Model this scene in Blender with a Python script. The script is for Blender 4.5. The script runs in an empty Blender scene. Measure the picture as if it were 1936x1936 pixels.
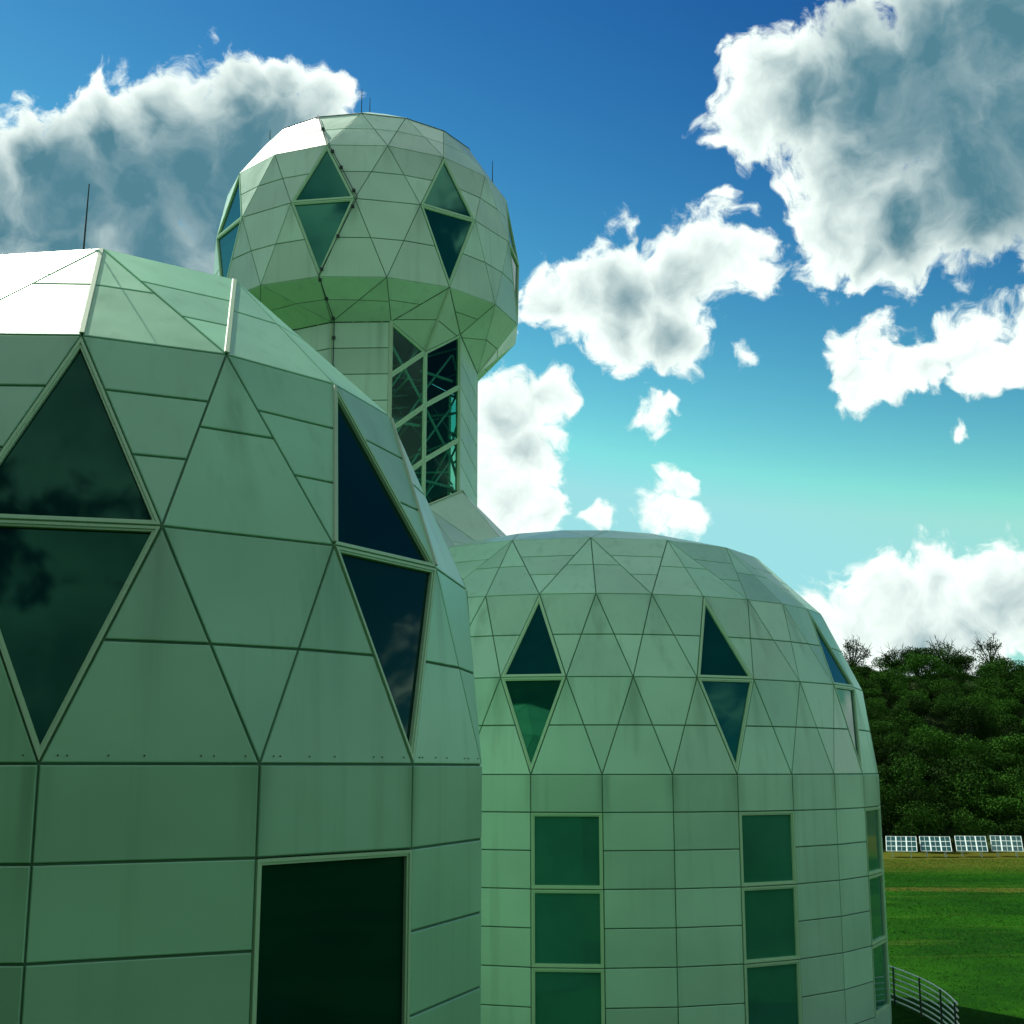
import bpy, bmesh, math, random
from mathutils import Vector, Matrix
random.seed(7)
R = math.radians
scene = bpy.context.scene
C = scene.collection

# ------------------------------------------------------------------ camera
FPX, HZ, W0 = 2450.0, 1453.0, 1936.0          # focal length and horizon row in photo pixels
PITCH = math.atan((HZ - W0 / 2) / FPX)
cam_d = bpy.data.cameras.new('camera')
cam = bpy.data.objects.new('camera', cam_d); C.objects.link(cam)
cam_d.sensor_width = 36.0; cam_d.lens = 36.0 * FPX / W0
cam_d.clip_start = 0.1; cam_d.clip_end = 6000
cam.location = (0, 0, 0); cam.rotation_euler = (math.pi / 2 + PITCH, 0, 0)
scene.camera = cam
def ray(px, py):
    u = (px - W0 / 2) / FPX; v = (W0 / 2 - py) / FPX
    c, s = math.cos(PITCH), math.sin(PITCH)
    return Vector((u, c - v * s, s + v * c)).normalized()

# ------------------------------------------------------------------ sky, sun, exposure
SUN = Vector((-0.42, 0.46, 0.78)).normalized()
SUN_EL = math.asin(SUN.z); SUN_AZ = math.atan2(SUN.x, SUN.y)
BG = 0.10
SKY_CURVE = ((.33, 4.5, 26.0), (.475, 3.5, 5.3), (.72, 2.1, 0.82))
CLOUD_LIT = (0.55, 0.61, 0.57)
CLOUD_DARK = (0.045, 0.12, 0.155)
world = bpy.data.worlds.new('World'); scene.world = world; world.use_nodes = True
wt = world.node_tree; wt.nodes.clear()
class NT:
    def __init__(s, tree): s.t = tree
    def n(s, kind, **kw):
        nd = s.t.nodes.new(kind)
        for k, v in kw.items(): setattr(nd, k, v)
        return nd
    def put(s, sock, val):
        if val is None: return
        if hasattr(val, 'is_output'): s.t.links.new(val, sock)
        else: sock.default_value = val
    def m(s, op, a, b=None, c=None, clamp=False):
        nd = s.n('ShaderNodeMath', operation=op, use_clamp=clamp)
        for i, v in enumerate((a, b, c)): s.put(nd.inputs[i], v)
        return nd.outputs[0]
    def vm(s, op, a, b=None, scale=None):
        nd = s.n('ShaderNodeVectorMath', operation=op)
        s.put(nd.inputs[0], a); s.put(nd.inputs[1], b)
        if scale is not None: s.put(nd.inputs['Scale'], scale)
        return nd.outputs['Value'] if op in ('DISTANCE', 'DOT_PRODUCT', 'LENGTH') else nd.outputs['Vector']
    def noise(s, vec, scale, detail=6, rough=0.55, dist=0.0, out='Fac'):
        nd = s.n('ShaderNodeTexNoise'); s.put(nd.inputs['Vector'], vec)
        nd.inputs['Scale'].default_value = scale; nd.inputs['Detail'].default_value = detail
        nd.inputs['Roughness'].default_value = rough; nd.inputs['Distortion'].default_value = dist
        return nd.outputs[out]
    def smooth(s, v, lo, hi, a=0.0, b=1.0):
        nd = s.n('ShaderNodeMapRange', interpolation_type='SMOOTHSTEP')
        s.put(nd.inputs['Value'], v)
        for k, x in (('From Min', lo), ('From Max', hi), ('To Min', a), ('To Max', b)): s.put(nd.inputs[k], x)
        return nd.outputs['Result']
    def mix(s, fac, a, b, blend='MIX'):
        nd = s.n('ShaderNodeMix', data_type='RGBA', blend_type=blend)
        s.put(nd.inputs['Factor'], fac)
        for i, v in ((6, a), (7, b)):
            s.put(nd.inputs[i], (v[0], v[1], v[2], 1) if isinstance(v, tuple) else v)
        return nd.outputs[2]

# clouds: (photo x, photo y, radius px, darkness of its thick core)
CLOUDS = [
 # the big bank upper left
 (70,330,120,.3),(130,380,150,.9),(210,260,105,.2),(250,370,165,1),(370,340,170,1),(470,300,165,.85),(560,290,125,.6),(300,470,150,.8),(110,480,120,.5),(430,440,150,.45),
 (330,215,95,.1),(425,205,80,.1),(460,160,62,.05),(525,165,58,.05),(600,215,72,.05),(195,195,50,.05),(-40,420,150,.7),(-150,520,200,.8),
 # upper right
 (1425,160,95,.1),(1400,260,80,.1),(1530,200,130,.5),(1640,150,150,.8),(1760,200,190,1),(1860,330,170,1),(1600,330,130,.35),(1560,425,95,.1),
 (1700,415,120,.6),(1830,450,85,.6),(1640,475,60,.1),(1980,250,190,1),(2080,420,190,.9),(1760,90,150,.9),(1890,60,160,.9),
 # mid right
 (1360,410,38,0),(1090,560,105,.15),(1190,550,128,.3),(1300,535,120,.25),(1395,500,75,.1),(1040,585,66,.15),(1170,625,85,.25),(1270,625,95,.35),(945,600,60,.1),
 # column beside the tower
 (960,780,80,.2),(1020,760,60,.1),(985,860,105,.15),(1040,880,60,.1),(960,960,95,.1),(1050,980,70,.1),(880,900,120,.1),
 # little ones
 (1285,920,32,0),(1265,965,38,0),(1310,965,26,0),(1155,990,34,0),(1225,768,36,.0),(1410,670,28,0),(1260,755,20,0),
 (1655,640,50,0),(1630,720,58,.1),(1700,700,62,.1),(1775,685,60,.1),(1850,610,50,.1),(1860,660,50,.1),(1830,815,26,0),(1935,590,57,.1),
 # low bank above the hill
 (1620,1180,95,.1),(1700,1130,100,.1),(1790,1110,95,.1),(1850,1180,110,.2),(1560,1160,60,.1),(1930,1130,110,.2),(1750,1210,120,.3),(1480,1210,90,.1),(2030,1160,130,.3),
]
Wn = NT(wt)
tc = Wn.n('ShaderNodeTexCoord'); dirv = Wn.vm('NORMALIZE', tc.outputs['Generated'])
sky = Wn.n('ShaderNodeTexSky', sky_type='NISHITA', sun_disc=False)
sky.sun_elevation = SUN_EL; sky.sun_rotation = SUN_AZ
sky.air_density = 1.35; sky.dust_density = 0.2; sky.ozone_density = 2.5; sky.altitude = 1200
# film-like tone of the blue: a steeper curve per colour channel, the same over the whole sky
ss = Wn.n('ShaderNodeSeparateColor'); Wn.put(ss.inputs[0], sky.outputs['Color'])
cc = Wn.n('ShaderNodeCombineColor')
for i, (top, gm, k) in enumerate(SKY_CURVE):
    v = Wn.m('MINIMUM', Wn.m('MULTIPLY', ss.outputs[i], BG), top)
    Wn.put(cc.inputs[i], Wn.m('MULTIPLY', Wn.m('POWER', v, gm), k / BG))
skyc = cc.outputs[0]
side = (SUN - ray(968, 700) * SUN.dot(ray(968, 700))).normalized()
side = (side + Vector((0, 0, .8))).normalized()
warp = Wn.vm('SCALE', Wn.vm('SUBTRACT', Wn.noise(dirv, 13, 3, .55, out='Color'), (.5, .5, .5)), scale=0.075)
v1 = Wn.vm('ADD', dirv, warp)
def puff(v):
    a = Wn.noise(v, 22, 9, .66, 0)
    b = Wn.m('ABSOLUTE', Wn.m('SUBTRACT', Wn.noise(v, 33, 2, .5), .5))
    return Wn.m('ADD', Wn.m('MULTIPLY', Wn.m('SUBTRACT', a, .52), 1.9), Wn.m('MULTIPLY', Wn.m('SUBTRACT', b, .08), 1.1))
puf = puff(v1); puf2 = puff(Wn.vm('ADD', v1, tuple(side * 0.012)))
emb = Wn.m('SUBTRACT', puf, puf2)
# the rest of the sky, round and behind the camera, carries the same broken cumulus
far = Wn.smooth(Wn.vm('DISTANCE', dirv, tuple(ray(968, 800))), 0.50, 0.72)
low = Wn.noise(Wn.vm('MULTIPLY', dirv, (1, 1, 1.6)), 2.6, 3, .5, .4)
wide = Wn.m('SUBTRACT', Wn.m('MULTIPLY', Wn.m('SUBTRACT', low, 0.475), 6.0), Wn.m('MULTIPLY', Wn.m('SUBTRACT', 1.0, far), 6.0))
wide = Wn.m('MINIMUM', wide, 1.0)
def shader(blobs):               # one patch of sky as a small node group of its own
    g = bpy.data.node_groups.new('sky_patch', 'ShaderNodeTree')
    for nm, ty in (('v', 'Vector'), ('puf', 'Float'), ('emb', 'Float'), ('sky', 'Color'), ('wide', 'Float')):
        g.interface.new_socket(nm, in_out='INPUT', socket_type='NodeSocket' + ty)
    g.interface.new_socket('s', in_out='OUTPUT', socket_type='NodeSocketShader')
    G = NT(g); gi = G.n('NodeGroupInput').outputs; go = G.n('NodeGroupOutput')
    dens = gi[4]; dark = G.m('MULTIPLY', gi[4], .35)
    for (px, py, rp, dk) in blobs:
        rr = rp / FPX * 1.02
        d = G.vm('DISTANCE', gi[0], tuple(ray(px, py)))
        pk = 1.0 if rp > 56 else .62          # small scraps of cloud are thin and ragged
        dens = G.m('MAXIMUM', dens, G.m('MULTIPLY_ADD', d, -pk / (rr * (1 if pk == 1 else 1.35)), pk))
        if dk > .12: dark = G.m('MAXIMUM', dark, G.m('MULTIPLY_ADD', d, -dk / (rr * 1.25), dk))
    D = G.m('ADD', dens, gi[1])
    alpha = G.smooth(D, -0.06, 0.30)
    thick = G.smooth(D, 0.15, 1.15)
    dk = G.smooth(G.m('ADD', dark, G.m('MULTIPLY', G.m('SUBTRACT', D, .55), .26)), -0.06, 0.66)
    sd = G.m('ADD', G.m('MULTIPLY', dk, .85), G.m('MULTIPLY', thick, .20))
    sd = G.m('SUBTRACT', sd, G.m('MULTIPLY', gi[2], G.m('MULTIPLY_ADD', dk, -.48, .58)), clamp=True)
    col = G.vm('SCALE', G.mix(sd, CLOUD_LIT, CLOUD_DARK), scale=1.0 / BG)
    bg = G.n('ShaderNodeBackground'); bg.inputs['Strength'].default_value = BG
    G.put(bg.inputs['Color'], G.mix(alpha, gi[3], col))
    g.links.new(bg.outputs[0], go.inputs[0])
    nd = Wn.n('ShaderNodeGroup'); nd.node_tree = g
    for i, v in enumerate((v1, puf, emb, skyc, wide)): Wn.put(nd.inputs[i], v)
    return nd.outputs[0]
def either(fac, a, b):           # fac 0 -> a, 1 -> b; the unused branch is skipped by the renderer
    mx = Wn.n('ShaderNodeMixShader'); Wn.put(mx.inputs[0], fac)
    wt.links.new(a, mx.inputs[1]); wt.links.new(b, mx.inputs[2]); return mx.outputs[0]
sep = Wn.n('ShaderNodeSeparateXYZ'); Wn.put(sep.inputs[0], dirv)
fy = Wn.m('MAXIMUM', sep.outputs[1], 1e-3)
U = Wn.m('DIVIDE', sep.outputs[0], fy); V = Wn.m('DIVIDE', sep.outputs[2], fy)
def uv(px, py): r = ray(px, py); return r.x / r.y, r.z / r.y
CX = [-700, 480, 800, 1180, 1480, 2700]; CY = [-600, 300, 620, 900, 1700]
def cell(x0, x1, y0, y1):
    res = []
    for (px, py, rp, dk) in CLOUDS:
        reach = rp * 1.15 * 2.1 + 60
        dx = max(x0 - px, 0, px - x1); dy = max(y0 - py, 0, py - y1)
        if math.hypot(dx, dy) < reach + 25: res.append((px, py, rp, dk))
    return shader(res)
cols = []
for i in range(len(CX) - 1):
    sh_ = None
    for j in range(len(CY) - 1):                   # rows from the top of the picture down
        c_ = cell(CX[i], CX[i + 1], CY[j], CY[j + 1])
        sh_ = c_ if sh_ is None else either(Wn.m('LESS_THAN', V, uv(968, CY[j])[1]), sh_, c_)
    cols.append(sh_)
inn_ = cols[0]
for i in range(1, len(cols)): inn_ = either(Wn.m('GREATER_THAN', U, uv(CX[i], 900)[0]), inn_, cols[i])
u0, u1 = uv(-700, 900)[0], uv(2700, 900)[0]; w1, w0 = uv(968, -600)[1], uv(968, 1700)[1]
inside = Wn.m('MULTIPLY', Wn.m('MULTIPLY', Wn.m('GREATER_THAN', U, u0), Wn.m('LESS_THAN', U, u1)), Wn.m('MULTIPLY', Wn.m('GREATER_THAN', V, w0), Wn.m('LESS_THAN', V, w1)))
inside = Wn.m('MULTIPLY', inside, Wn.m('GREATER_THAN', sep.outputs[1], .3))
wo = Wn.n('ShaderNodeOutputWorld')
wt.links.new(either(inside, shader([]), inn_), wo.inputs['Surface'])
world.cycles.sampling_method = 'MANUAL'; world.cycles.sample_map_resolution = 512

sl = bpy.data.lights.new('sun', 'SUN'); sl.energy = 3.6; sl.angle = R(0.53); sl.color = (1.0, .97, .86)
so = bpy.data.objects.new('sun', sl); C.objects.link(so)
so.rotation_euler = SUN.to_track_quat('Z', 'Y').to_euler()
vs = scene.view_settings
vs.view_transform = 'Standard'; vs.look = 'None'; vs.gamma = 1.0; vs.use_curve_mapping = False
vs.exposure = 0.95
scene.render.engine = 'CYCLES'
scene.cycles.max_bounces = 6; scene.cycles.diffuse_bounces = 3; scene.cycles.glossy_bounces = 3; scene.cycles.transparent_max_bounces = 10

# ------------------------------------------------------------------ materials
def mat(name):
    m = bpy.data.materials.new(name); m.use_nodes = True
    t = NT(m.node_tree); b = m.node_tree.nodes['Principled BSDF']
    return m, t, b
def plain(name, col, rough=.5, metal=0.0, spec=.5, var=.12, scale=3.0):
    m, t, b = mat(name)
    o = t.n('ShaderNodeTexCoord').outputs['Object']
    n = t.noise(o, scale, 5, .6)
    lo = tuple(c * (1 - var) for c in col); hi = tuple(min(1, c * (1 + var)) for c in col)
    t.put(b.inputs['Base Color'], t.mix(n, lo, hi))
    b.inputs['Roughness'].default_value = rough; b.inputs['Metallic'].default_value = metal
    b.inputs['Specular IOR Level'].default_value = spec
    return m
PANEL = (0.50, 0.81, 0.55)
def panel_material(name, col, N, ph, Rr, nodes):
    m, t, b = mat(name)
    o = t.n('ShaderNodeTexCoord').outputs['Object']
    rnd = t.n('ShaderNodeObjectInfo').outputs['Random']
    cloudy = t.noise(o, .45, 2, .5)
    streak = t.noise(t.vm('MULTIPLY', o, (3.2, 3.2, .16)), 1.0, 3, .55)
    fine = t.noise(o, 60, 3, .6)
    c = t.mix(t.smooth(cloudy, .2, .8), tuple(x * .90 for x in col), tuple(min(1, x * 1.07) for x in col))
    c = t.mix(t.smooth(streak, .50, .80, 0, .42), c, tuple(x * q for x, q in zip(col, (.62, .68, .60))))
    c = t.mix(t.smooth(fine, .62, .8, 0, .12), c, tuple(x * .5 for x in col))
    # grime washed down from the node joints
    sp = t.n('ShaderNodeSeparateXYZ'); t.put(sp.inputs[0], o)
    ang = t.m('ARCTAN2', sp.outputs[0], t.m('MULTIPLY', sp.outputs[1], -1.0))
    kk = t.m('MULTIPLY', t.m('SUBTRACT', ang, ph), N / (2 * math.pi))
    wob = t.m('MULTIPLY', t.m('SUBTRACT', t.noise(t.vm('MULTIPLY', o, (1.5, 1.5, .5)), 1.0, 2), .5), .10)
    drip = None
    for zn, of, ln in nodes:
        fr = t.m('SUBTRACT', t.m('FRACT', t.m('ADD', t.m('SUBTRACT', t.m('ADD', kk, wob), of), .5)), .5)
        w = t.m('ABSOLUTE', t.m('MULTIPLY', fr, 2 * math.pi * Rr / N))
        dz = t.m('SUBTRACT', zn - GZ, sp.outputs[2])
        q = t.m('MULTIPLY', t.smooth(w, .30, .03), t.m('MULTIPLY', t.smooth(dz, -.02, .05), t.smooth(dz, ln, .1)))
        drip = q if drip is None else t.m('MAXIMUM', drip, q)
    c = t.mix(t.m('MULTIPLY', drip, t.smooth(streak, .3, .65, .12, .50)), c, tuple(x * q for x, q in zip(col, (.35, .45, .34))))
    hv = t.n('ShaderNodeHueSaturation'); t.put(hv.inputs['Color'], c)
    t.put(hv.inputs['Value'], t.m('ADD', .86, t.m('MULTIPLY', rnd, .20)))
    t.put(b.inputs['Base Color'], hv.outputs[0])
    t.put(b.inputs['Roughness'], t.smooth(cloudy, .3, .7, .30, .42))
    b.inputs['Specular IOR Level'].default_value = .5
    b.inputs['Coat Weight'].default_value = .16; b.inputs['Coat Roughness'].default_value = .20
    wave = t.noise(t.vm('ADD', o, t.vm('SCALE', (37., 11., 23.), scale=rnd)), .9, 2, .5)
    bp = t.n('ShaderNodeBump'); bp.inputs['Strength'].default_value = .25; bp.inputs['Distance'].default_value = .10
    t.put(bp.inputs['Height'], t.m('ADD', wave, t.m('MULTIPLY', fine, .012)))
    t.put(b.inputs['Normal'], bp.outputs[0])
    return m
GZ = -7.75
M_PANEL_NEAR_SHADED = panel_material('enamel_panel_near_shaded', (0.34, 0.72, 0.43), 16, .630, 6.0, ((5.32, 0, 3.2), (2.76, .5, 2.6), (.05, 0, 1.8)))  # same panels in a darker green; shade over the near dome put into the colour
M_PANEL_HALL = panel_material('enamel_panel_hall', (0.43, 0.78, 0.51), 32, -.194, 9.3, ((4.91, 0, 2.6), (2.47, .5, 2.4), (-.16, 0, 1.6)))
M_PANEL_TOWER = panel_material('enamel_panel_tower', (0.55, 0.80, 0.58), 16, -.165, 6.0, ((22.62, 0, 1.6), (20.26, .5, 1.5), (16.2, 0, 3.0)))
M_SEAM = plain('seam_sealant', (.08, .20, .11), .8, var=.25, scale=2)
M_FRAME = plain('window_frame_paint', (.42, .70, .40), .35, var=.06)
M_CAP = plain('ridge_cap_metal', (.45, .62, .40), .4, spec=.4, var=.08)
M_STEEL = plain('white_painted_steel', (.60, .86, .70), .4, var=.08)
M_DARK = plain('dark_cable', (.03, .045, .04), .6)
M_WHITE = plain('white_rail_paint', (.86, .88, .80), .35, var=.05)
def glass_dark(name, col, rough=.03, ior=1.8):
    m, t, b = mat(name)
    o = t.n('ShaderNodeTexCoord').outputs['Object']
    n = t.noise(o, .5, 3, .5)
    t.put(b.inputs['Base Color'], t.mix(n, tuple(c * .6 for c in col), tuple(c * 1.4 for c in col)))
    b.inputs['Roughness'].default_value = rough; b.inputs['IOR'].default_value = ior; b.inputs['Specular IOR Level'].default_value = .5; b.inputs['Specular Tint'].default_value = (.22, .95, .62, 1)
    w = t.noise(o, .7, 1, .5)
    bp = t.n('ShaderNodeBump'); bp.inputs['Strength'].default_value = .08; bp.inputs['Distance'].default_value = .05
    t.put(bp.inputs['Height'], w); t.put(b.inputs['Normal'], bp.outputs[0])
    return m
M_GLASS = glass_dark('tinted_glass', (.003, .060, .045))
M_GLASS_NEAR = glass_dark('near_window_glass', (.002, .030, .020), .03, 1.38)
M_GLASS_WALL = glass_dark('wall_window_glass', (.03, .19, .115), .03)
def glass_clear(name):
    m, t, b = mat(name)
    t.t.nodes.remove(b)
    tr = t.n('ShaderNodeBsdfTransparent'); tr.inputs['Color'].default_value = (.30, .62, .52, 1)
    gl = t.n('ShaderNodeBsdfGlossy'); gl.inputs['Roughness'].default_value = .02; gl.inputs['Color'].default_value = (.35, .85, .68, 1)
    fr = t.n('ShaderNodeFresnel'); fr.inputs['IOR'].default_value = 1.5
    mx = t.n('ShaderNodeMixShader'); t.put(mx.inputs[0], t.m('MULTIPLY', fr.outputs[0], .6))
    t.t.links.new(tr.outputs[0], mx.inputs[1]); t.t.links.new(gl.outputs[0], mx.inputs[2])
    t.t.links.new(mx.outputs[0], t.t.nodes['Material Output'].inputs['Surface'])
    return m
M_CLEAR = glass_clear('tower_glass')

# ------------------------------------------------------------------ mesh helpers
def link(name, me, m, parent=None, kind=None):
    o = bpy.data.objects.new(name, me); C.objects.link(o)
    if m is not None and len(me.materials) == 0: me.materials.append(m)
    if parent is not None: o.parent = parent
    if kind: o['kind'] = kind
    return o
class MB:
    def __init__(s): s.v = []; s.f = []
    def add(s, vs, fs):
        b = len(s.v); s.v += [tuple(v) for v in vs]; s.f += [tuple(i + b for i in f) for f in fs]
    def box(s, c, sx, sy, sz, rot=None):
        c = Vector(c); q = []
        for z in (-1, 1):
            for x, y in ((-1, -1), (1, -1), (1, 1), (-1, 1)):
                p = Vector((x * sx / 2, y * sy / 2, z * sz / 2))
                if rot is not None: p = rot @ p
                q.append(c + p)
        s.add(q, [(3, 2, 1, 0), (4, 5, 6, 7), (0, 1, 5, 4), (1, 2, 6, 5), (2, 3, 7, 6), (3, 0, 4, 7)])
    def tube(s, pts, rad, n=6, taper=None, cap=True):
        pts = [Vector(p) for p in pts]; rings = []
        up = Vector((.31, .17, .93))
        for i, p in enumerate(pts):
            d = (pts[min(i + 1, len(pts) - 1)] - pts[max(i - 1, 0)]).normalized()
            a = d.cross(up)
            if a.length < 1e-4: a = d.cross(Vector((1, 0, 0)))
            a.normalize(); b = d.cross(a)
            r = rad if taper is None else rad + (taper - rad) * i / (len(pts) - 1)
            rings.append([p + (a * math.cos(2 * math.pi * k / n) + b * math.sin(2 * math.pi * k / n)) * r for k in range(n)])
        fs = []
        for i in range(len(pts) - 1):
            for k in range(n):
                k2 = (k + 1) % n
                fs.append((i * n + k, i * n + k2, (i + 1) * n + k2, (i + 1) * n + k))
        if cap:
            fs.append(tuple(range(n - 1, -1, -1))); fs.append(tuple((len(pts) - 1) * n + k for k in range(n)))
        s.add([p for r in rings for p in r], fs)
    def bar(s, a, b, w, h, nrm):
        a, b = Vector(a), Vector(b); d = (b - a).normalized(); n = Vector(nrm); n = (n - d * n.dot(d)).normalized(); t = d.cross(n)
        q = []
        for p in (a, b):
            q += [p - t * w / 2, p + t * w / 2, p + t * w / 2 * .7 + n * h, p - t * w / 2 * .7 + n * h]
        s.add(q, [(3, 2, 1, 0), (4, 5, 6, 7), (0, 1, 5, 4), (1, 2, 6, 5), (2, 3, 7, 6), (3, 0, 4, 7)])
    def mesh(s, name, smooth=False):
        me = bpy.data.meshes.new(name); me.from_pydata(s.v, [], s.f); me.update()
        bm = bmesh.new(); bm.from_mesh(me); bmesh.ops.recalc_face_normals(bm, faces=bm.faces); bm.to_mesh(me); bm.free()
        if smooth:
            for p in me.polygons: p.use_smooth = True
        return me
    def build(s, name, m, parent=None, kind=None, smooth=False): return link(name, s.mesh(name, smooth), m, parent, kind)

def normal(P, cen):
    n = Vector((0, 0, 0))
    for i in range(1, len(P) - 1): n += (P[i] - P[0]).cross(P[i + 1] - P[0])
    n.normalize()
    m = sum(P, Vector()) / len(P)
    return n if n.dot(m - cen) > 0 else -n
def inset(P, gs, n):
    """inset a convex planar polygon, edge i (P[i]->P[i+1]) by gs[i]; corners from meeting offset lines"""
    k = len(P); m = sum(P, Vector()) / k
    if isinstance(gs, (int, float)): gs = [gs] * k
    L = []
    for i in range(k):
        a, b = P[i], P[(i + 1) % k]; d = (b - a).normalized(); t = n.cross(d)
        if t.dot(m - a) < 0: t = -t
        L.append((a + t * gs[i], d))
    out = []
    for i in range(k):
        (p, d), (q, e) = L[i - 1], L[i]
        den = d.cross(e).dot(n)
        if abs(den) < 1e-6: out.append(q.copy()); continue
        tt = (q - p).cross(e).dot(n) / den
        out.append(p + d * tt)
    return out
def cut(P, ts, key=None):
    """cut polygon at fractions ts of its height (or of key(p)); returns pieces from low to high"""
    f = key or (lambda p: p.z)
    h = [f(p) for p in P]; lo, hi = min(h), max(h)
    lev = [lo] + [lo + (hi - lo) * t for t in sorted(ts)] + [hi]
    def clip(Q, l, above):
        o = []
        for i in range(len(Q)):
            a, b = Q[i], Q[(i + 1) % len(Q)]; ha, hb = f(a) - l, f(b) - l
            if not above: ha, hb = -ha, -hb
            if ha >= -1e-7: o.append(a)
            if ha * hb < -1e-12: o.append(a.lerp(b, ha / (ha - hb)))
        return o
    res = []
    for i in range(len(lev) - 1):
        Q = P
        if i > 0: Q = clip(Q, lev[i], True)
        if i < len(lev) - 2: Q = clip(Q, lev[i + 1], False)
        D = []
        for p in Q:
            if not D or (p - D[-1]).length > 1e-4: D.append(p)
        if len(D) > 1 and (D[0] - D[-1]).length < 1e-4: D.pop()
        if len(D) > 2: res.append(D)
    return res
GAP = .016
def slab(mb, P, n, gap=GAP, th=.035, lift=0.0, ch=.010):
    A = inset(P, gap, n); B = inset(P, gap + ch, n); k = len(P)
    c = sum(P, Vector()) / k
    if any((b - c).length > max((p - c).length for p in P) * 1.2 for b in B): return
    vs = [p + n * lift for p in B] + [p + n * (lift - ch * .8) for p in A] + [p - n * th for p in A]
    fs = [tuple(range(k))]
    for i in range(k):
        j = (i + 1) % k
        fs += [(k + i, k + j, j, i), (2 * k + i, 2 * k + j, k + j, k + i)]
    mb.add(vs, fs)
def ring_bar(mb, P, n, g0, g1, h0, h1):
    """closed frame following polygon P between insets g0 and g1, heights h0 (back) to h1 (front)"""
    A = inset(P, g0, n); B = inset(P, g1, n); k = len(P)
    vs = [p + n * h0 for p in A] + [p + n * h1 for p in A] + [p + n * h1 for p in B] + [p + n * h0 for p in B]
    fs = []
    for i in range(k):
        j = (i + 1) % k
        for r in range(4): fs.append((r * k + i, r * k + j, ((r + 1) % 4) * k + j, ((r + 1) % 4) * k + i))
    mb.add(vs, fs)
    return B

class Shell:
    """collects the facets of one dome: single panels in front, one joined mesh behind, dark seam backing, windows"""
    def __init__(s, parent, cen, pm, panel_parent=None):
        s.parent = parent; s.cen = cen; s.pp = panel_parent or parent; s.back = MB(); s.rear = MB(); s.count = 0; s.pm = pm
    def facet(s, P, ts=(), front=True, key=None, gap=GAP):
        P = [Vector(p) for p in P]; n = normal(P, s.cen)
        if (P[1] - P[0]).cross(P[2] - P[0]).dot(n) < 0: P = P[::-1]
        s.back.add([p - n * .030 for p in P], [tuple(range(len(P)))])
        for Q in cut(P, ts, key):
            if front:
                mb = MB(); slab(mb, Q, n, gap)
                if mb.v:
                    me = bpy.data.meshes.new('panel'); me.from_pydata(mb.v, [], mb.f); me.update()
                    link('panel', me, s.pm, s.pp); s.count += 1
            else: slab(s.rear, Q, n, gap)
    def window(s, P, name='window', fw=.062, pane=M_GLASS, front=True, edge=.012):
        P = [Vector(p) for p in P]; n = normal(P, s.cen)
        if (P[1] - P[0]).cross(P[2] - P[0]).dot(n) < 0: P = P[::-1]
        w = MB()
        ring_bar(w, P, n, edge, edge + fw * .55, -.12, .014)
        B = ring_bar(w, P, n, edge + fw * .55, edge + fw, -.12, -.004)
        o = w.build(name, M_FRAME, s.parent)
        p = MB(); Q = inset(P, edge + fw - .006, n); p.add([q - n * .055 for q in Q], [tuple(range(len(Q)))])
        p.build('pane', pane, o)
        return o
    def finish(s):
        me = bpy.data.meshes.new('seam_backing'); me.from_pydata(s.back.v, [], s.back.f); me.update()
        link('seam_backing', me, M_SEAM, s.parent)
        if s.rear.v:
            me = bpy.data.meshes.new('rear_panels'); me.from_pydata(s.rear.v, [], s.rear.f); me.update()
            link('rear_panels', me, s.pm, s.parent, 'stuff')
def thing(name, label, cat, loc=(0, 0, 0), group=None):
    o = bpy.data.objects.new(name, None); C.objects.link(o); o.location = loc
    o['label'] = label; o['category'] = cat
    if group: o['group'] = group
    return o
def tag(o, label, cat, group=None):
    o['label'] = label; o['category'] = cat
    if group: o['group'] = group
    return o
def struct(o): o['kind'] = 'structure'; return o
GZ = -7.75
def ringpt(Rr, z, N, ph, k):
    a = ph + 2 * math.pi * k / N
    return Vector((Rr * math.sin(a), -Rr * math.cos(a), z - GZ))

# ------------------------------------------------------------------ ground
def lawn_mat():
    m, t, b = mat('lawn_grass')
    o = t.n('ShaderNodeTexCoord').outputs['Object']
    n = t.noise(o, .12, 6, .6); n2 = t.noise(o, 2.5, 4, .7); n3 = t.noise(t.vm('MULTIPLY', o, (.25, 1.2, 1)), .35, 4, .6)
    c = t.mix(t.smooth(n, .35, .65), (.005, .040, .001), (.016, .088, .002))
    c = t.mix(t.smooth(n2, .35, .7, 0, .55), c, (.004, .034, .001))
    c = t.mix(t.smooth(n3, .55, .75, 0, .35), c, (.10, .14, .02))
    sep = t.n('ShaderNodeSeparateXYZ'); t.put(sep.inputs[0], o)
    y = t.m('ADD', sep.outputs[1], t.m('MULTIPLY', t.m('SUBTRACT', n3, .5), 6))
    dry = t.m('MULTIPLY', t.smooth(y, 100, 112), t.smooth(n2, .2, .7, .2, .75))
    c = t.mix(dry, c, (.12, .10, .015))
    strip = t.m('MULTIPLY', t.smooth(y, 86.5, 88), t.smooth(y, 91, 89.5))
    c = t.mix(t.m('MULTIPLY', strip, t.smooth(n2, .3, .7, .1, .6)), c, (.17, .13, .03))
    t.put(b.inputs['Base Color'], c); b.inputs['Roughness'].default_value = .95; b.inputs['Specular IOR Level'].default_value = .03
    bp = t.n('ShaderNodeBump'); bp.inputs['Strength'].default_value = .7; bp.inputs['Distance'].default_value = .15
    t.put(bp.inputs['Height'], t.noise(o, 9, 4, .7)); t.put(b.inputs['Normal'], bp.outputs[0])
    return m
M_LAWN = lawn_mat()
M_SCRUB = plain('scrub_soil', (.020, .042, .010), .95, spec=.1, var=.5, scale=.15)
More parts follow.
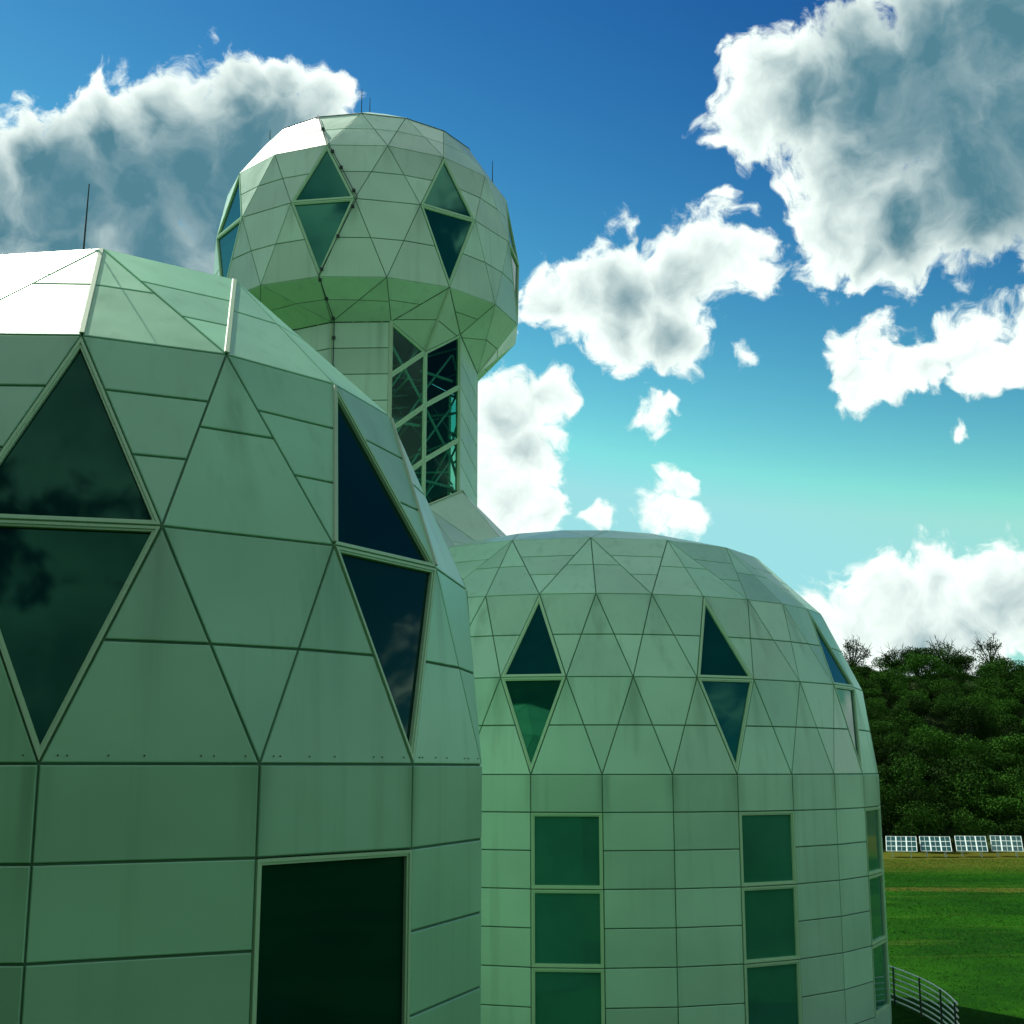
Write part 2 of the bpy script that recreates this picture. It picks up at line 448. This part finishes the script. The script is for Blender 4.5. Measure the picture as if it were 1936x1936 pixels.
mb = MB(); mb.add([(-4000, -4000, GZ - .35), (4000, -4000, GZ - .35), (4000, 4000, GZ - .35), (-4000, 4000, GZ - .35)], [(0, 1, 2, 3)])
struct(mb.build('ground', M_SCRUB))
mb = MB()
xs = [-160 + 8 * i for i in range(51)]; ys = [4 + 4 * i for i in range(34)]
for y in ys:
    for x in xs: mb.v.append((x, y, GZ + .12 * math.sin(x * .05 + y * .03) * min(1, max(0, (y - 60) / 20))))
nx = len(xs)
for j in range(len(ys) - 1):
    for i in range(nx - 1): mb.f.append((j * nx + i, j * nx + i + 1, (j + 1) * nx + i + 1, (j + 1) * nx + i))
struct(mb.build('lawn', M_LAWN, smooth=True))
def hillz(x, y):
    t = max(0, min(1, (y - 127) / 62)); t = t * t * (3 - 2 * t) * .35 + t * .65
    h = 20.5 + 2.0 * math.sin(x * .035 + 1) + .9 * math.sin(x * .11)
    side = max(0, min(1, (x + 130) / 60))
    bump = .7 * math.sin(x * .3 + y * .21) + .5 * math.sin(y * .4 - x * .17)
    return GZ - .3 + t * side * (h + bump) - max(0, (y - 200)) * .06
mb = MB(); xs = [-140 + 6 * i for i in range(75)]; ys = [124 + 4 * i for i in range(34)]
for y in ys:
    for x in xs: mb.v.append((x, y, hillz(x, y)))
nx = len(xs)
for j in range(len(ys) - 1):
    for i in range(nx - 1): mb.f.append((j * nx + i, j * nx + i + 1, (j + 1) * nx + i + 1, (j + 1) * nx + i))
struct(mb.build('hill', M_SCRUB, smooth=True))
# the wooded slope the photographer stands on, seen only as reflections; heightened at left to darken the near dome
def slopez(x, y):
    d = math.hypot(x * .55 + 6, y + 2) if y < 0 else 99
    t = max(0, min(1, (-y + 5) / 8)); base = GZ - .3 + t * 5.9
    return base + min(46, max(0, -y - 6) * (.45 + .75 * max(0, min(1, (6 - x) / 26))) + max(0, -x - 16) * .45 * t) + 1.2 * math.sin(x * .2) * t
mb = MB(); xs = [-90 + 4 * i for i in range(46)]; ys = [-70 + 3 * i for i in range(26)]
for y in ys:
    for x in xs: mb.v.append((x, y, slopez(x, y)))
nx = len(xs)
for j in range(len(ys) - 1):
    for i in range(nx - 1): mb.f.append((j * nx + i, j * nx + i + 1, (j + 1) * nx + i + 1, (j + 1) * nx + i))
struct(mb.build('slope', M_SCRUB, smooth=True))

# ------------------------------------------------------------------ near dome
NEAR = dict(N=16, ph=.630, c=(-6.48, 20.0))
def np_(i, k):
    Rr, z = {1: (6.12, .05), 2: (5.77, 2.76), 3: (4.66, 5.32), 4: (2.66, 7.29)}[i]
    return ringpt(Rr, z, 16, .630, k)
near = thing('panelled_dome', 'large near green-white panelled dome at left, facets with dark diamond windows', 'dome', (NEAR['c'][0], NEAR['c'][1], GZ))
sh = Shell(near, Vector((0, 0, 1.0 - GZ)), M_PANEL_NEAR_SHADED)
for k in range(-8, 8):
    fr = -4 <= k <= 4
    # r1-r2 : apex-down triangle under r2 edge (k-.5,k+.5) with foot r1 k ; apex-up triangle r1 (k,k+1), r2 k+.5
    dn = [np_(2, k - .5), np_(2, k + .5), np_(1, k)]
    up = [np_(1, k), np_(1, k + 1), np_(2, k + .5)]
    upper = [np_(2, k - .5), np_(2, k + .5), np_(3, k)]
    inv = [np_(3, k), np_(3, k + 1), np_(2, k + .5)]
    if k % 2 and fr: sh.window(dn, pane=M_GLASS_NEAR); sh.window(upper, pane=M_GLASS_NEAR)
    else: sh.facet(dn, (.5,), fr); sh.facet(upper, (.55,), fr)
    sh.facet(up, (.5,), fr); sh.facet(inv, (.36, .70), fr)
    if k % 2:   # crown ring, every second rib
        sh.facet([np_(3, k - 1), np_(3, k), np_(4, k)], (.55,), fr)
        sh.facet([np_(3, k), np_(3, k + 1), np_(4, k)], (.55,), fr)
        sh.facet([np_(4, k), np_(4, k + 2), np_(3, k + 1)], (.34, .67), fr)
        sh.facet([np_(4, k), np_(4, k + 2), Vector((0, 0, 7.75 - GZ))], (), False)
    # wall below the spring line
    zs = [.05] + [-.99 - 1.0 * i for i in range(7)] + [GZ]
    for i in range(len(zs) - 1):
        q = [ringpt(6.12, zs[i], 16, .63, k), ringpt(6.12, zs[i], 16, .63, k + 1), ringpt(6.12, zs[i + 1], 16, .63, k + 1), ringpt(6.12, zs[i + 1], 16, .63, k)]
        if k == 0 and 1 <= i <= 3:
            if i == 1:
                sh.window([ringpt(6.12, zs[1], 16, .63, 0), ringpt(6.12, zs[1], 16, .63, 1), ringpt(6.12, zs[4], 16, .63, 1), ringpt(6.12, zs[4], 16, .63, 0)], fw=.07, pane=M_GLASS_NEAR)
            continue
        sh.facet(q, (), fr and i < 6)
def cap(parent, a, b, cen, w=.085, h=.03, name='ridge_cap'):
    m = (a + b) / 2; n = (m - cen).normalized(); d = (b - a).normalized()
    x = MB(); x.bar(a + d * .05, b - d * .05, w, h, n); return x.build(name, M_CAP, parent)
cap(near, np_(3, -1), np_(4, -1), sh.cen, .075, .02); cap(near, np_(3, 0), np_(4, 1), sh.cen, .075, .02)
cap(near, np_(3, 2), np_(2, 1.5), sh.cen, .06); cap(near, np_(3, 1), np_(2, .5), sh.cen, .05)
sh.finish()
# rivets along the spring line
rv = MB()
for k in range(-2, 2):
    a, b = np_(1, k), np_(1, k + 1)
    for t in (.08, .12, .3, .46, .72, .78, .93):
        p = a.lerp(b, t); n = Vector((p.x, p.y, 0)).normalized(); rv.box(p + Vector((0, 0, .09)) + n * .004 - n * .003, .014, .014, .014)
rv.build('rivets', M_DARK, near, 'stuff')
x = MB(); p = np_(4, -1) + Vector((-.35, .25, -.05)); x.tube([p, p + Vector((.02, 0, 1.15))], .016, 6, .009); x.build('lightning_rod', M_DARK, near)

# ------------------------------------------------------------------ hall dome on the right
def hp(i, k):
    Rr, z = {1: (9.75, -.16), 2: (9.37, 2.47), 3: (8.26, 4.91), 4: (6.24, 6.89), 5: (3.9, 7.55)}[i]
    return ringpt(Rr, z, 32, -.194, k)
hall = thing('panelled_hall', 'wide round panelled hall at right with small diamond windows and window columns', 'dome', (2.38, 45.0, GZ))
sh = Shell(hall, Vector((0, 0, 1.0 - GZ)), M_PANEL_HALL)
for k in range(-16, 16):
    fr = -3 <= k <= 9
    dn = [hp(2, k - .5), hp(2, k + .5), hp(1, k)]; up = [hp(1, k), hp(1, k + 1), hp(2, k + .5)]
    upper = [hp(2, k - .5), hp(2, k + .5), hp(3, k)]; inv = [hp(3, k), hp(3, k + 1), hp(2, k + .5)]
    wn = k in (-3, 0, 3, 6, 9)
    if wn: sh.window(dn, fw=.08); sh.window(upper, fw=.08)
    else: sh.facet(dn, (.5,), fr); sh.facet(upper, (.5,), fr)
    sh.facet(up, (.5,), fr); sh.facet(inv, (.5,), fr)
    if k % 2:
        sh.facet([hp(3, k - 1), hp(3, k), hp(4, k)], (.5,), fr); sh.facet([hp(3, k), hp(3, k + 1), hp(4, k)], (.5,), fr)
        sh.facet([hp(4, k), hp(4, k + 2), hp(3, k + 1)], (.34, .67), fr)
        sh.facet([hp(4, k), hp(4, k + 2), hp(5, k + 1)], (), fr); sh.facet([hp(5, k - 1), hp(5, k + 1), hp(4, k)], (), fr)
        sh.facet([hp(5, k - 1), hp(5, k + 1), Vector((0, 0, 7.95 - GZ))], (), False)
    zs = [-.16 - .985 * i for i in range(8)] + [GZ]
    Rw = 9.765
    for i in range(8):
        q = [ringpt(Rw, zs[i], 32, -.194, k), ringpt(Rw, zs[i], 32, -.194, k + 1), ringpt(Rw, zs[i + 1], 32, -.194, k + 1), ringpt(Rw, zs[i + 1], 32, -.194, k)]
        if k in (0, 3, 6) and 1 <= i <= 6:
            if i % 2: sh.window([q[0], q[1], ringpt(Rw, zs[i + 2], 32, -.194, k + 1), ringpt(Rw, zs[i + 2], 32, -.194, k)], fw=.09, pane=M_GLASS_WALL)
            continue
        sh.facet(q, (), fr)
sh.finish()

# ------------------------------------------------------------------ library tower
tower = thing('panelled_tower', 'tall panelled tower with bulbous faceted head and diamond windows', 'tower', (-5.89, 50.0, GZ))
TPH = -.165
RT = 4.6
def tp(i, k):
    Rr, z = {'a': (4.38, 24.59), 'b': (5.72, 22.62), 'c': (6.18, 20.26), 'd': (6.20, 17.28)}[i]
    return ringpt(Rr, z, 16, TPH, k)
EK = [(-8, 16.2), (-6, 16.2), (-4, 16.2), (-2, 16.2), (0, 16.12), (1.22, 16.33), (2, 15.25), (3, 16.37), (4, 15.3), (5, 16.3), (6, 15.3), (6.42, 15.7), (7, 16.3), (8, 16.2)]
def ep(k, z=None, r=RT):
    k = (k + 8) % 16 - 8
    zz = dict(EK).get(k, 16.2) if z is None else z
    return ringpt(r, zz, 16, TPH, k)
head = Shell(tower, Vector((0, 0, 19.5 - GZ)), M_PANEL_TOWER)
for k in range(-8, 8):
    fr = -5 <= k <= 7
    dn = [tp('c', k - .5), tp('c', k + .5), tp('d', k)]; up = [tp('d', k), tp('d', k + 1), tp('c', k + .5)]
    upper = [tp('c', k - .5), tp('c', k + .5), tp('b', k)]; inv = [tp('b', k), tp('b', k + 1), tp('c', k + .5)]
    if k % 2 == 0: head.window(dn, fw=.085); head.window(upper, fw=.085)
    else: head.facet(dn, (.5,), fr); head.facet(upper, (.5,), fr)
    head.facet(up, (.5,), fr); head.facet(inv, (.5,), fr)
    head.facet([tp('a', k - .5), tp('a', k + .5), tp('b', k)], (.5,), fr)
    head.facet([tp('b', k), tp('b', k + 1), tp('a', k + .5)], (.5,), fr)
    c1 = lambda q: ringpt(1.9, 25.95, 16, TPH, q)
    head.facet([tp('a', k - .5), tp('a', k + .5), c1(k + .5), c1(k - .5)], (), fr)
    head.facet([c1(k - .5), c1(k + .5), Vector((0, 0, 26.35 - GZ))], (), False)
# soffit between the head and the shaft
cs = Vector((0, 0, 19.5 - GZ))
d_ = lambda k: tp('d', k)
SOF = [(d_(-1), d_(0), ep(0)), (d_(0), d_(1), ep(0)), (d_(1), ep(1.22), ep(0)), (d_(1), d_(2), ep(1.22)), (d_(2), ep(2), ep(1.22)),
       (d_(2), ep(3), ep(2)), (d_(2), d_(3), ep(3)), (d_(3), ep(4), ep(3)), (d_(3), d_(4), ep(4)), (d_(4), d_(5), ep(4)), (d_(5), ep(5), ep(4)),
       (d_(5), ep(6), ep(5)), (d_(5), d_(6), ep(6)), (d_(6), ep(6.42), ep(6)), (d_(6), ep(7), ep(6.42)), (d_(6), d_(7), ep(7)), (d_(7), ep(8), ep(7)), (d_(7), d_(8), ep(8)),
       (d_(-8), d_(-7), ep(-8)), (d_(-7), ep(-6), ep(-8)), (d_(-7), d_(-6), ep(-6)), (d_(-6), d_(-5), ep(-6)), (d_(-5), ep(-4), ep(-6)), (d_(-5), d_(-4), ep(-4)),
       (d_(-4), d_(-3), ep(-4)), (d_(-3), ep(-2), ep(-4)), (d_(-3), d_(-2), ep(-2)), (d_(-2), d_(-1), ep(-2)), (d_(-1), ep(0), ep(-2))]
for q in SOF: head.facet(list(q), (.5,), True)
cap(tower, d_(2), ep(2), cs, .10)
# shaft
ZB = 6.0
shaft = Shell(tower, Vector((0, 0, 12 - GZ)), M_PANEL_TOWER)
order = [-8, -6, -4, -2, 0, 1.22, 2, 3, 4, 5, 6, 6.42, 7, 8]
GLZ = {(1.22, 2), (2, 3), (5, 6), (6, 6.42)}
for a, b in zip(order[:-1], order[1:]):
    ta, tb = ep(a), ep(b)
    za, zb = ta.z + GZ, tb.z + GZ
    if (a, b) in GLZ:
        step = 2.08
        la, lb = [za], [zb]
        # slanted bays: node heights alternate on the two sides, rails rise towards the high side
        if za > zb + .5: la = [za, za - step]; lb = [zb, zb]
        elif zb > za + .5: la = [za]; lb = [zb]
        else: la = [za]; lb = [zb]
        while la[-1] > 8.0: la.append(la[-1] - step)
        while len(lb) < len(la): lb.append(lb[-1] - step)
        for i in range(len(la) - 1):
            q = [ep(a, la[i]), ep(b, lb[i]), ep(b, lb[i + 1]), ep(a, la[i + 1])]
            if (q[1] - q[2]).length < .01: q = [q[0], q[1], q[3]]
            elif (q[0] - q[3]).length < .01: q = [q[0], q[1], q[2]]
            shaft.window(q, 'window', .085, M_CLEAR, edge=.004)
        e1, e2 = la[-1], lb[-1]
        shaft.facet([ep(a, e1), ep(b, e2), ep(b, ZB), ep(a, ZB)], (), True)
    else:
        H = 10; dz = 1.0
        for i in range(H):
            q = [ep(a, za - dz * i), ep(b, zb - dz * i), ep(b, zb - dz * (i + 1)), ep(a, za - dz * (i + 1))]
            shaft.facet(q, (), a >= -4 and b <= 6, gap=.016)
shaft.finish()
head.finish()
for k, zt, w in ((1.22, 16.3, .16), (0, 16.1, .07), (3, 16.3, .10)):
    cap(tower, ep(k, zt), ep(k, 7.0), Vector((0, 0, 11.6 - GZ)), w, .03, 'corner_mullion')
# skirt where the shaft meets the hall roof
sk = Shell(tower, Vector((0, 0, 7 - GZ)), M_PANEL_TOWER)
ks = [0, 1, 2, 3, 4, 5, 6]
zt = {0: 10.1, 1: 10.1, 2: 9.35, 3: 10.2, 4: 9.5, 5: 10.1, 6: 9.5}
for a, b in zip(ks[:-1], ks[1:]):
    A = [ep(a, zt[a], RT + .12), ep(b, zt[b], RT + .12), ringpt(8.2, 6.3, 16, TPH, b), ringpt(8.2, 6.3, 16, TPH, a)]
    sk.facet(A[:3], (), True); sk.facet([A[0], A[2], A[3]], (.5,), True)
skb = MB()
for a, b in zip(ks[:-1], ks[1:]):
    skb.bar(ep(a, zt[a], RT + .13), ep(b, zt[b], RT + .13), .12, .05, (0, 0, 1))
skb.build('flashing', M_CAP, tower)
me = bpy.data.meshes.new('skirt_backing'); me.from_pydata(sk.back.v, [], sk.back.f); me.update(); link('skirt_backing', me, M_SEAM, tower)
# steel inside the glazed shaft: newel, spiral treads, handrail, braces
inn = MB(); inn.tube([(0, 0, 6 - GZ), (0, 0, 17 - GZ)], .22, 10); inn.build('newel_post', M_STEEL, tower)
tr = MB()
for i in range(54):
    a = i * .36; z = 6.4 + i * .185
    p = Vector((math.sin(a), -math.cos(a), 0))
    tr.bar(p * .2 + Vector((0, 0, z - GZ)), p * 1.7 + Vector((0, 0, z - GZ)), .34, .05, (0, 0, 1))
tr.build('spiral_treads', M_STEEL, tower)
hr = MB()
for rr, off in ((1.7, 1.0), (1.72, .5), (1.7, .05)):
    hr.tube([Vector((math.sin(i * .18) * rr, -math.cos(i * .18) * rr, 6.4 + i * .0925 + off - GZ)) for i in range(108)], .03, 5)
hr.build('spiral_handrail', M_STEEL, tower)
nodes = [1.22, 2, 3, 4.2, 5, 6, 7, 8, -6.5, -5, -3.5, -2, -.5]
for lev in range(5):
    z0 = 15.6 - lev * 2.08
    for i in range(len(nodes)):
        a, b = nodes[i], nodes[(i + 1) % len(nodes)]
        br = MB(); br.tube([ep(a, z0 - (lev + i) % 2 * 1.0, 4.25), ep(b, z0 - 1.05 - (lev + i + 1) % 2 * 1.0, 4.25)], .055, 6)
        br.tube([ep(a, z0 - 2.0, 4.2), ep(b, z0, 4.2)], .04, 6)
        br.build('brace', M_STEEL, tower)
    for j in range(5):
        a = j * 1.27 + lev * .5
        br = MB(); br.tube([(math.sin(a) * .2, -math.cos(a) * .2, z0 - GZ), (math.sin(a) * 4.2, -math.cos(a) * 4.2, z0 + .7 - GZ)], .045, 6)
        br.build('brace', M_STEEL, tower)
# lightning cable with clips
path = [tp('a', -.5), tp('b', 0), tp('c', .5), tp('d', 0), ep(0, 16.1), ep(0, 11.0)]
off = [(Vector((p.x, p.y, 0)).normalized() * .07 + Vector((0, 0, .02))) for p in path]
cb = MB(); pts = [p + o for p, o in zip(path, off)]
pts[1] += Vector((.06, 0, 0)); pts[2] += Vector((.10, 0, 0)); pts[4] += Vector((.12, 0, 0)); pts[5] += Vector((.12, 0, 0))
cb.tube(pts, .018, 6); cb.build('lightning_cable', M_DARK, tower)
for i in range(5):
    a, b = pts[i], pts[i + 1]
    for t in ((.5,), (.15, .45, .88), (.12, .5, .92), (.1, .5, .93), (.12, .34, .6))[i]:
        c = MB(); c.box(a.lerp(b, t), .11, .11, .09); c.build('cable_clip', M_DARK, tower)
for p, h in ((tp('a', .5), 1.0), (c1(.6) + Vector((0, .2, 0)), .75), (tp('b', 3.4) + Vector((-.15, 0, .15)), .9), (tp('a', -2.2), .4)):
    x = MB(); x.tube([p, p + Vector((0, 0, h))], .020, 5, .012); x.build('lightning_rod', M_DARK, tower)
cb = MB(); cb.tube([tp('a', k * .5 + .5) * 1.0 + Vector((0, 0, -.06)) + Vector((tp('a', k * .5 + .5).x, tp('a', k * .5 + .5).y, 0)).normalized() * .06 for k in range(-4, 9, 2)], .016, 5)
cb.build('ring_cable', M_DARK, tower)

# ------------------------------------------------------------------ curved guard rail on the terrace
rail = thing('guard_railing', 'curved white guard railing with seven rails beside the hall at lower right', 'railing', (-6.95, 42.8, GZ))
RR = 20.0
M_POST = plain('dark_post_paint', (.035, .05, .04), .5)
for i in range(7):
    z = 1.18 - i * .178
    m = MB(); m.tube([(RR * math.sin(a), -RR * math.cos(a), z) for a in [R(78.5 + 1.2 * j) for j in range(30)]], .028, 8)
    m.build('rail', M_WHITE, rail, smooth=True)
for j in range(6):
    a = R(79 + 6.4 * j); m = MB(); m.box(((RR - .06) * math.sin(a), -(RR - .06) * math.cos(a), .60), .045, .045, 1.22, Matrix.Rotation(a, 3, 'Z')); m.build('post', M_POST, rail)

# ------------------------------------------------------------------ solar tables
def solar_mat():
    m, t, b = mat('solar_cell')
    o = t.n('ShaderNodeTexCoord').outputs['Object']
    t.put(b.inputs['Base Color'], t.mix(t.noise(o, 2, 3), (.008, .045, .045), (.02, .085, .075)))
    b.inputs['Roughness'].default_value = .12; b.inputs['Specular IOR Level'].default_value = .6
    return m
M_CELL = solar_mat(); M_ALU = plain('aluminium_frame', (.68, .80, .74), .35, var=.05)
def solar_table(loc, label):
    t = thing('solar_table', label, 'solar panel', loc, 'solar tables in a row across the lawn')
    t.rotation_euler.z = R(-15 + random.uniform(-2.5, 2.5))
    tau = R(33 + random.uniform(-2, 2)); Wd, L = 2.68, 2.3; rot = Matrix.Rotation(tau, 3, 'X'); base = Vector((0, 0, .45))
    T = lambda x, y, z=0: base + rot @ Vector((x, y, z))
    cw, ch = Wd / 3, L / 3
    for i in range(3):
        for j in range(3):
            cx, cy = -Wd / 2 + cw * (i + .5), ch * (j + .5)
            m = MB()
            for a in (-1, 1):
                m.box(T(cx + a * cw * .235, cy, .01), cw * .41, ch * .90, .03, rot)
            mo = m.build('solar_module', M_CELL, t)
            f = MB()
            for s_ in (-1, 1):
                f.box(T(cx + s_ * (cw / 2 - .027), cy, 0), .054, ch - .004, .055, rot)
                f.box(T(cx, cy + s_ * (ch / 2 - .017), 0), cw - .112, .034, .053, rot)
            f.box(T(cx, cy, 0), .028, ch - .08, .050, rot)
            f.build('module_frame', M_ALU, mo)
    for x in (-Wd * .3, Wd * .3):
        r = MB(); r.box(T(x, L / 2, -.09), .08, L, .1, rot); r.build('support_rail', M_ALU, t)
        for y in (.25, L - .3):
            p = T(x, y, -.1); q = MB(); q.box((p.x, p.y, p.z / 2 - .05), .07, .07, p.z + .1); q.build('post', M_ALU, t)
    return t
for px, lb in ((1694, 'tilted solar table nearest the hall wall, at left end of row'), (1758, 'tilted solar table second from the hall along the lawn edge'),
               (1824, 'tilted solar table third from the hall along the lawn edge'), (1889, 'tilted solar table at right end of the row on the lawn')):
    d = 120.0
    solar_table(((px - 968) / FPX * d * .995 - .4, d, GZ), lb)

# ------------------------------------------------------------------ vegetation
def leaf_mat(name, a, b_):
    m, t, b = mat(name)
    o = t.n('ShaderNodeTexCoord').outputs['Object']; rnd = t.n('ShaderNodeObjectInfo').outputs['Random']
    n = t.noise(o, 1.3, 4, .6)
    c = t.mix(n, a, b_)
    hv = t.n('ShaderNodeHueSaturation'); t.put(hv.inputs['Color'], c); t.put(hv.inputs['Value'], t.m('ADD', .40, t.m('MULTIPLY', rnd, 1.3)))
    t.put(b.inputs['Base Color'], hv.outputs[0]); b.inputs['Roughness'].default_value = .9; b.inputs['Specular IOR Level'].default_value = .05
    return m
M_LEAF = leaf_mat('shrub_leaf', (.010, .044, .004), (.034, .100, .010))
M_BARK = plain('dark_bark', (.03, .04, .025), .9)
def leaves(mb, c, rx, ry, rz, n, size, rng):
    for _ in range(n):
        while True:
            p = Vector((rng.uniform(-1, 1), rng.uniform(-1, 1), rng.uniform(-1, 1)))
            if .25 < p.length < 1: break
        p = Vector((p.x * rx, p.y * ry, p.z * rz)) + c
        a = Vector((rng.gauss(0, 1), rng.gauss(0, 1), rng.gauss(0, 1))).normalized()
        b = a.orthogonal().normalized(); b.rotate(Matrix.Rotation(rng.uniform(0, 6.28), 3, a)); q = a.cross(b)
        s = size * rng.uniform(.6, 1.4)
        mb.add([p - b * s * .5, p + q * s * .32, p + b * s * .6, p - q * s * .32], [(0, 1, 2, 3)])
def shrub_meshes(seed):
    rng = random.Random(seed)
    cr = MB(); st = MB()
    for i in range(7):
        a = rng.uniform(0, 6.28); r = rng.uniform(.2, 1.0); h = rng.uniform(1.2, 2.7)
        e = Vector((math.cos(a) * r * 1.5, math.sin(a) * r * 1.5, h))
        st.tube([(0, 0, -.4), (e * .5 + Vector((0, 0, .1))), e], .09, 5, .02)
        leaves(cr, e, rng.uniform(.8, 1.3), rng.uniform(.8, 1.3), rng.uniform(.55, .9), 620, .135, rng)
    leaves(cr, Vector((0, 0, .9)), 1.8, 1.8, .9, 700, .15, rng)
    me = bpy.data.meshes.new('crown'); me.from_pydata(cr.v, [], cr.f); me.update(); me.materials.append(M_LEAF)
    ms = st.mesh('stems'); ms.materials.append(M_BARK)
    return me, ms
SH = [shrub_meshes(s) for s in range(5)]
rng = random.Random(3)
spots = []
for row in range(17):
    y = 130 + row * 3.7
    n = 22
    for i in range(n):
        x = 30 + (i + rng.random() * .9) * 3.4 + (row % 2) * 1.5
        yy = y + rng.uniform(-1.5, 1.5)
        if x / yy < .235 or x / yy > .43: continue
        spots.append((x, yy))
for (x, y) in spots:
    me, ms = SH[rng.randrange(5)]
    lb, gp = (('dense green shrub at the foot of the hill behind the solar tables', 'shrubs at the foot of the hill') if y < 141 else
              ('dark green shrub in the scrub halfway up the hillside', 'shrubs halfway up the hillside') if y < 176 else
              ('dark green shrub just below the hill ridge under the skyline trees', 'shrubs along the hill ridge'))
    t = thing('hillside_shrub', lb, 'shrub', (x, y, hillz(x, y) - .1), gp)
    s = rng.uniform(.75, 1.35) * (1.25 if y < 150 else 1.0); t.scale = (s, s, s * rng.uniform(.8, 1.15)); t.rotation_euler.z = rng.uniform(0, 6.28)
    link('crown', me, None, t); link('stems', ms, None, t)
def spiky_tree(px, py, h, wid, seed, leafy, label):
    rng = random.Random(seed)
    d = 190.0; dr = ray(px, py); p = dr * (d / dr.y)
    t = thing('desert_tree', label, 'tree', (p.x, p.y, p.z - h * .45))
    tk = MB(); cr = MB()
    tk.tube([(0, 0, -1.8), (.1, 0, h * .25)], .22, 6, .14)
    for i in range(15):
        a = rng.uniform(0, 6.28); u = rng.uniform(.15, 1)
        b = Vector((0, 0, h * .2)); e = Vector((math.cos(a) * wid * u, math.sin(a) * wid * u, h * (1.05 - .45 * u * u) * rng.uniform(.75, 1.05)))
        mid = b.lerp(e, .5) + Vector((0, 0, h * .10 * rng.uniform(-.4, 1)))
        tk.tube([b, mid, e], .085, 5, .03)
        for q in range(7):
            f0 = mid.lerp(e, rng.uniform(.1, 1)); dd = ((e - b).normalized() + Vector((rng.gauss(0, .5), rng.gauss(0, .5), rng.gauss(.1, .4)))).normalized()
            tk.tube([f0, f0 + dd * rng.uniform(.5, 1.3)], .035, 4, .012, False)
        leaves(cr, mid.lerp(e, .55), .75, .75, .5, int(26 * leafy), .20, rng)
    leaves(cr, Vector((0, 0, h * .35)), wid * .6, wid * .6, h * .25, int(300 * leafy), .24, rng)
    tk.build('trunk', M_BARK, t)
    me = bpy.data.meshes.new('crown'); me.from_pydata(cr.v, [], cr.f); me.update(); link('crown', me, M_LEAF, t)
spiky_tree(1610, 1248, 5.6, 3.6, 1, 2.6, 'spiky dark tree on the skyline against the hall roof edge')
spiky_tree(1702, 1254, 4.2, 3.9, 2, 2.4, 'low bushy pale green tree on the ridge between two spiky trees')
spiky_tree(1788, 1246, 5.6, 3.7, 3, 1.8, 'bare-branched spreading tree alone on the ridge above the solar tables')
spiky_tree(1872, 1242, 5.8, 3.6, 4, 1.8, 'bare-branched spreading tree on the ridge toward the right edge')
# scrub on the slope behind the camera, seen only in the window reflections, with foliage added to shade the near dome
rng = random.Random(11); cr = MB()
for i in range(150):
    x = rng.uniform(-75, 70); y = -rng.uniform(10, 55)
    z = slopez(x, y) + 1.4; s = rng.uniform(1.5, 3.2)
    leaves(cr, Vector((x, y, z)), s, s, s * .8, 130, .55, rng)
for i in range(46):  # closer clumps at left, added to cut sky light on the near dome
    x = rng.uniform(-34, -10.5); y = rng.uniform(-8, 9)
    if x > -5 - y * .9 - 3: continue
    s = rng.uniform(1.4, 2.6); leaves(cr, Vector((x, y, rng.uniform(-5, 3.5))), s, s, s, 150, .5, rng)
for i in range(230):  # tall foliage out of view at left, added to block sky from the near dome
    y = rng.uniform(-9, 8); x = rng.uniform(-18, -3.4 - .42 * max(0, y)) - 1.2
    s = rng.uniform(1.2, 1.9); 
    leaves(cr, Vector((x - s * .6, y, rng.uniform(-6.5, 15))), s, s, s * .8, 210, .42, rng)
me = bpy.data.meshes.new('scrub'); me.from_pydata(cr.v, [], cr.f); me.update()
o = link('hillside_shade_scrub', me, M_LEAF, None, 'stuff'); o['label'] = 'dark scrub mirrored in the near dome window, with unseen foliage added to shade it'; o['category'] = 'scrub'

# short grass on the lawn in view
rng = random.Random(21); gm = MB()
for i in range(70000):
    y = 36 + 82 * math.sqrt(rng.random()); x = y * rng.uniform(.255, .425)
    h = rng.uniform(.02, .065); a = rng.uniform(0, 6.28); w = rng.uniform(.012, .03); b = len(gm.v)
    dx, dy = math.cos(a) * w, math.sin(a) * w; lx, ly = rng.gauss(0, .06), rng.gauss(0, .06)
    z = GZ + .12 * math.sin(x * .05 + y * .03) * min(1, max(0, (y - 60) / 20))
    gm.v += [(x - dx, y - dy, z - .01), (x + dx, y + dy, z - .01), (x + lx, y + ly, z + h)]; gm.f.append((b, b + 1, b + 2))
me = bpy.data.meshes.new('grass'); me.from_pydata(gm.v, [], gm.f); me.update()
M_BLADE = plain('grass_blade', (.016, .115, .003), .9, spec=.03, var=.5, scale=.8)
o = link('grass', me, M_BLADE, None, 'stuff'); o['label'] = 'short green grass growing over the lawn'; o['category'] = 'grass'
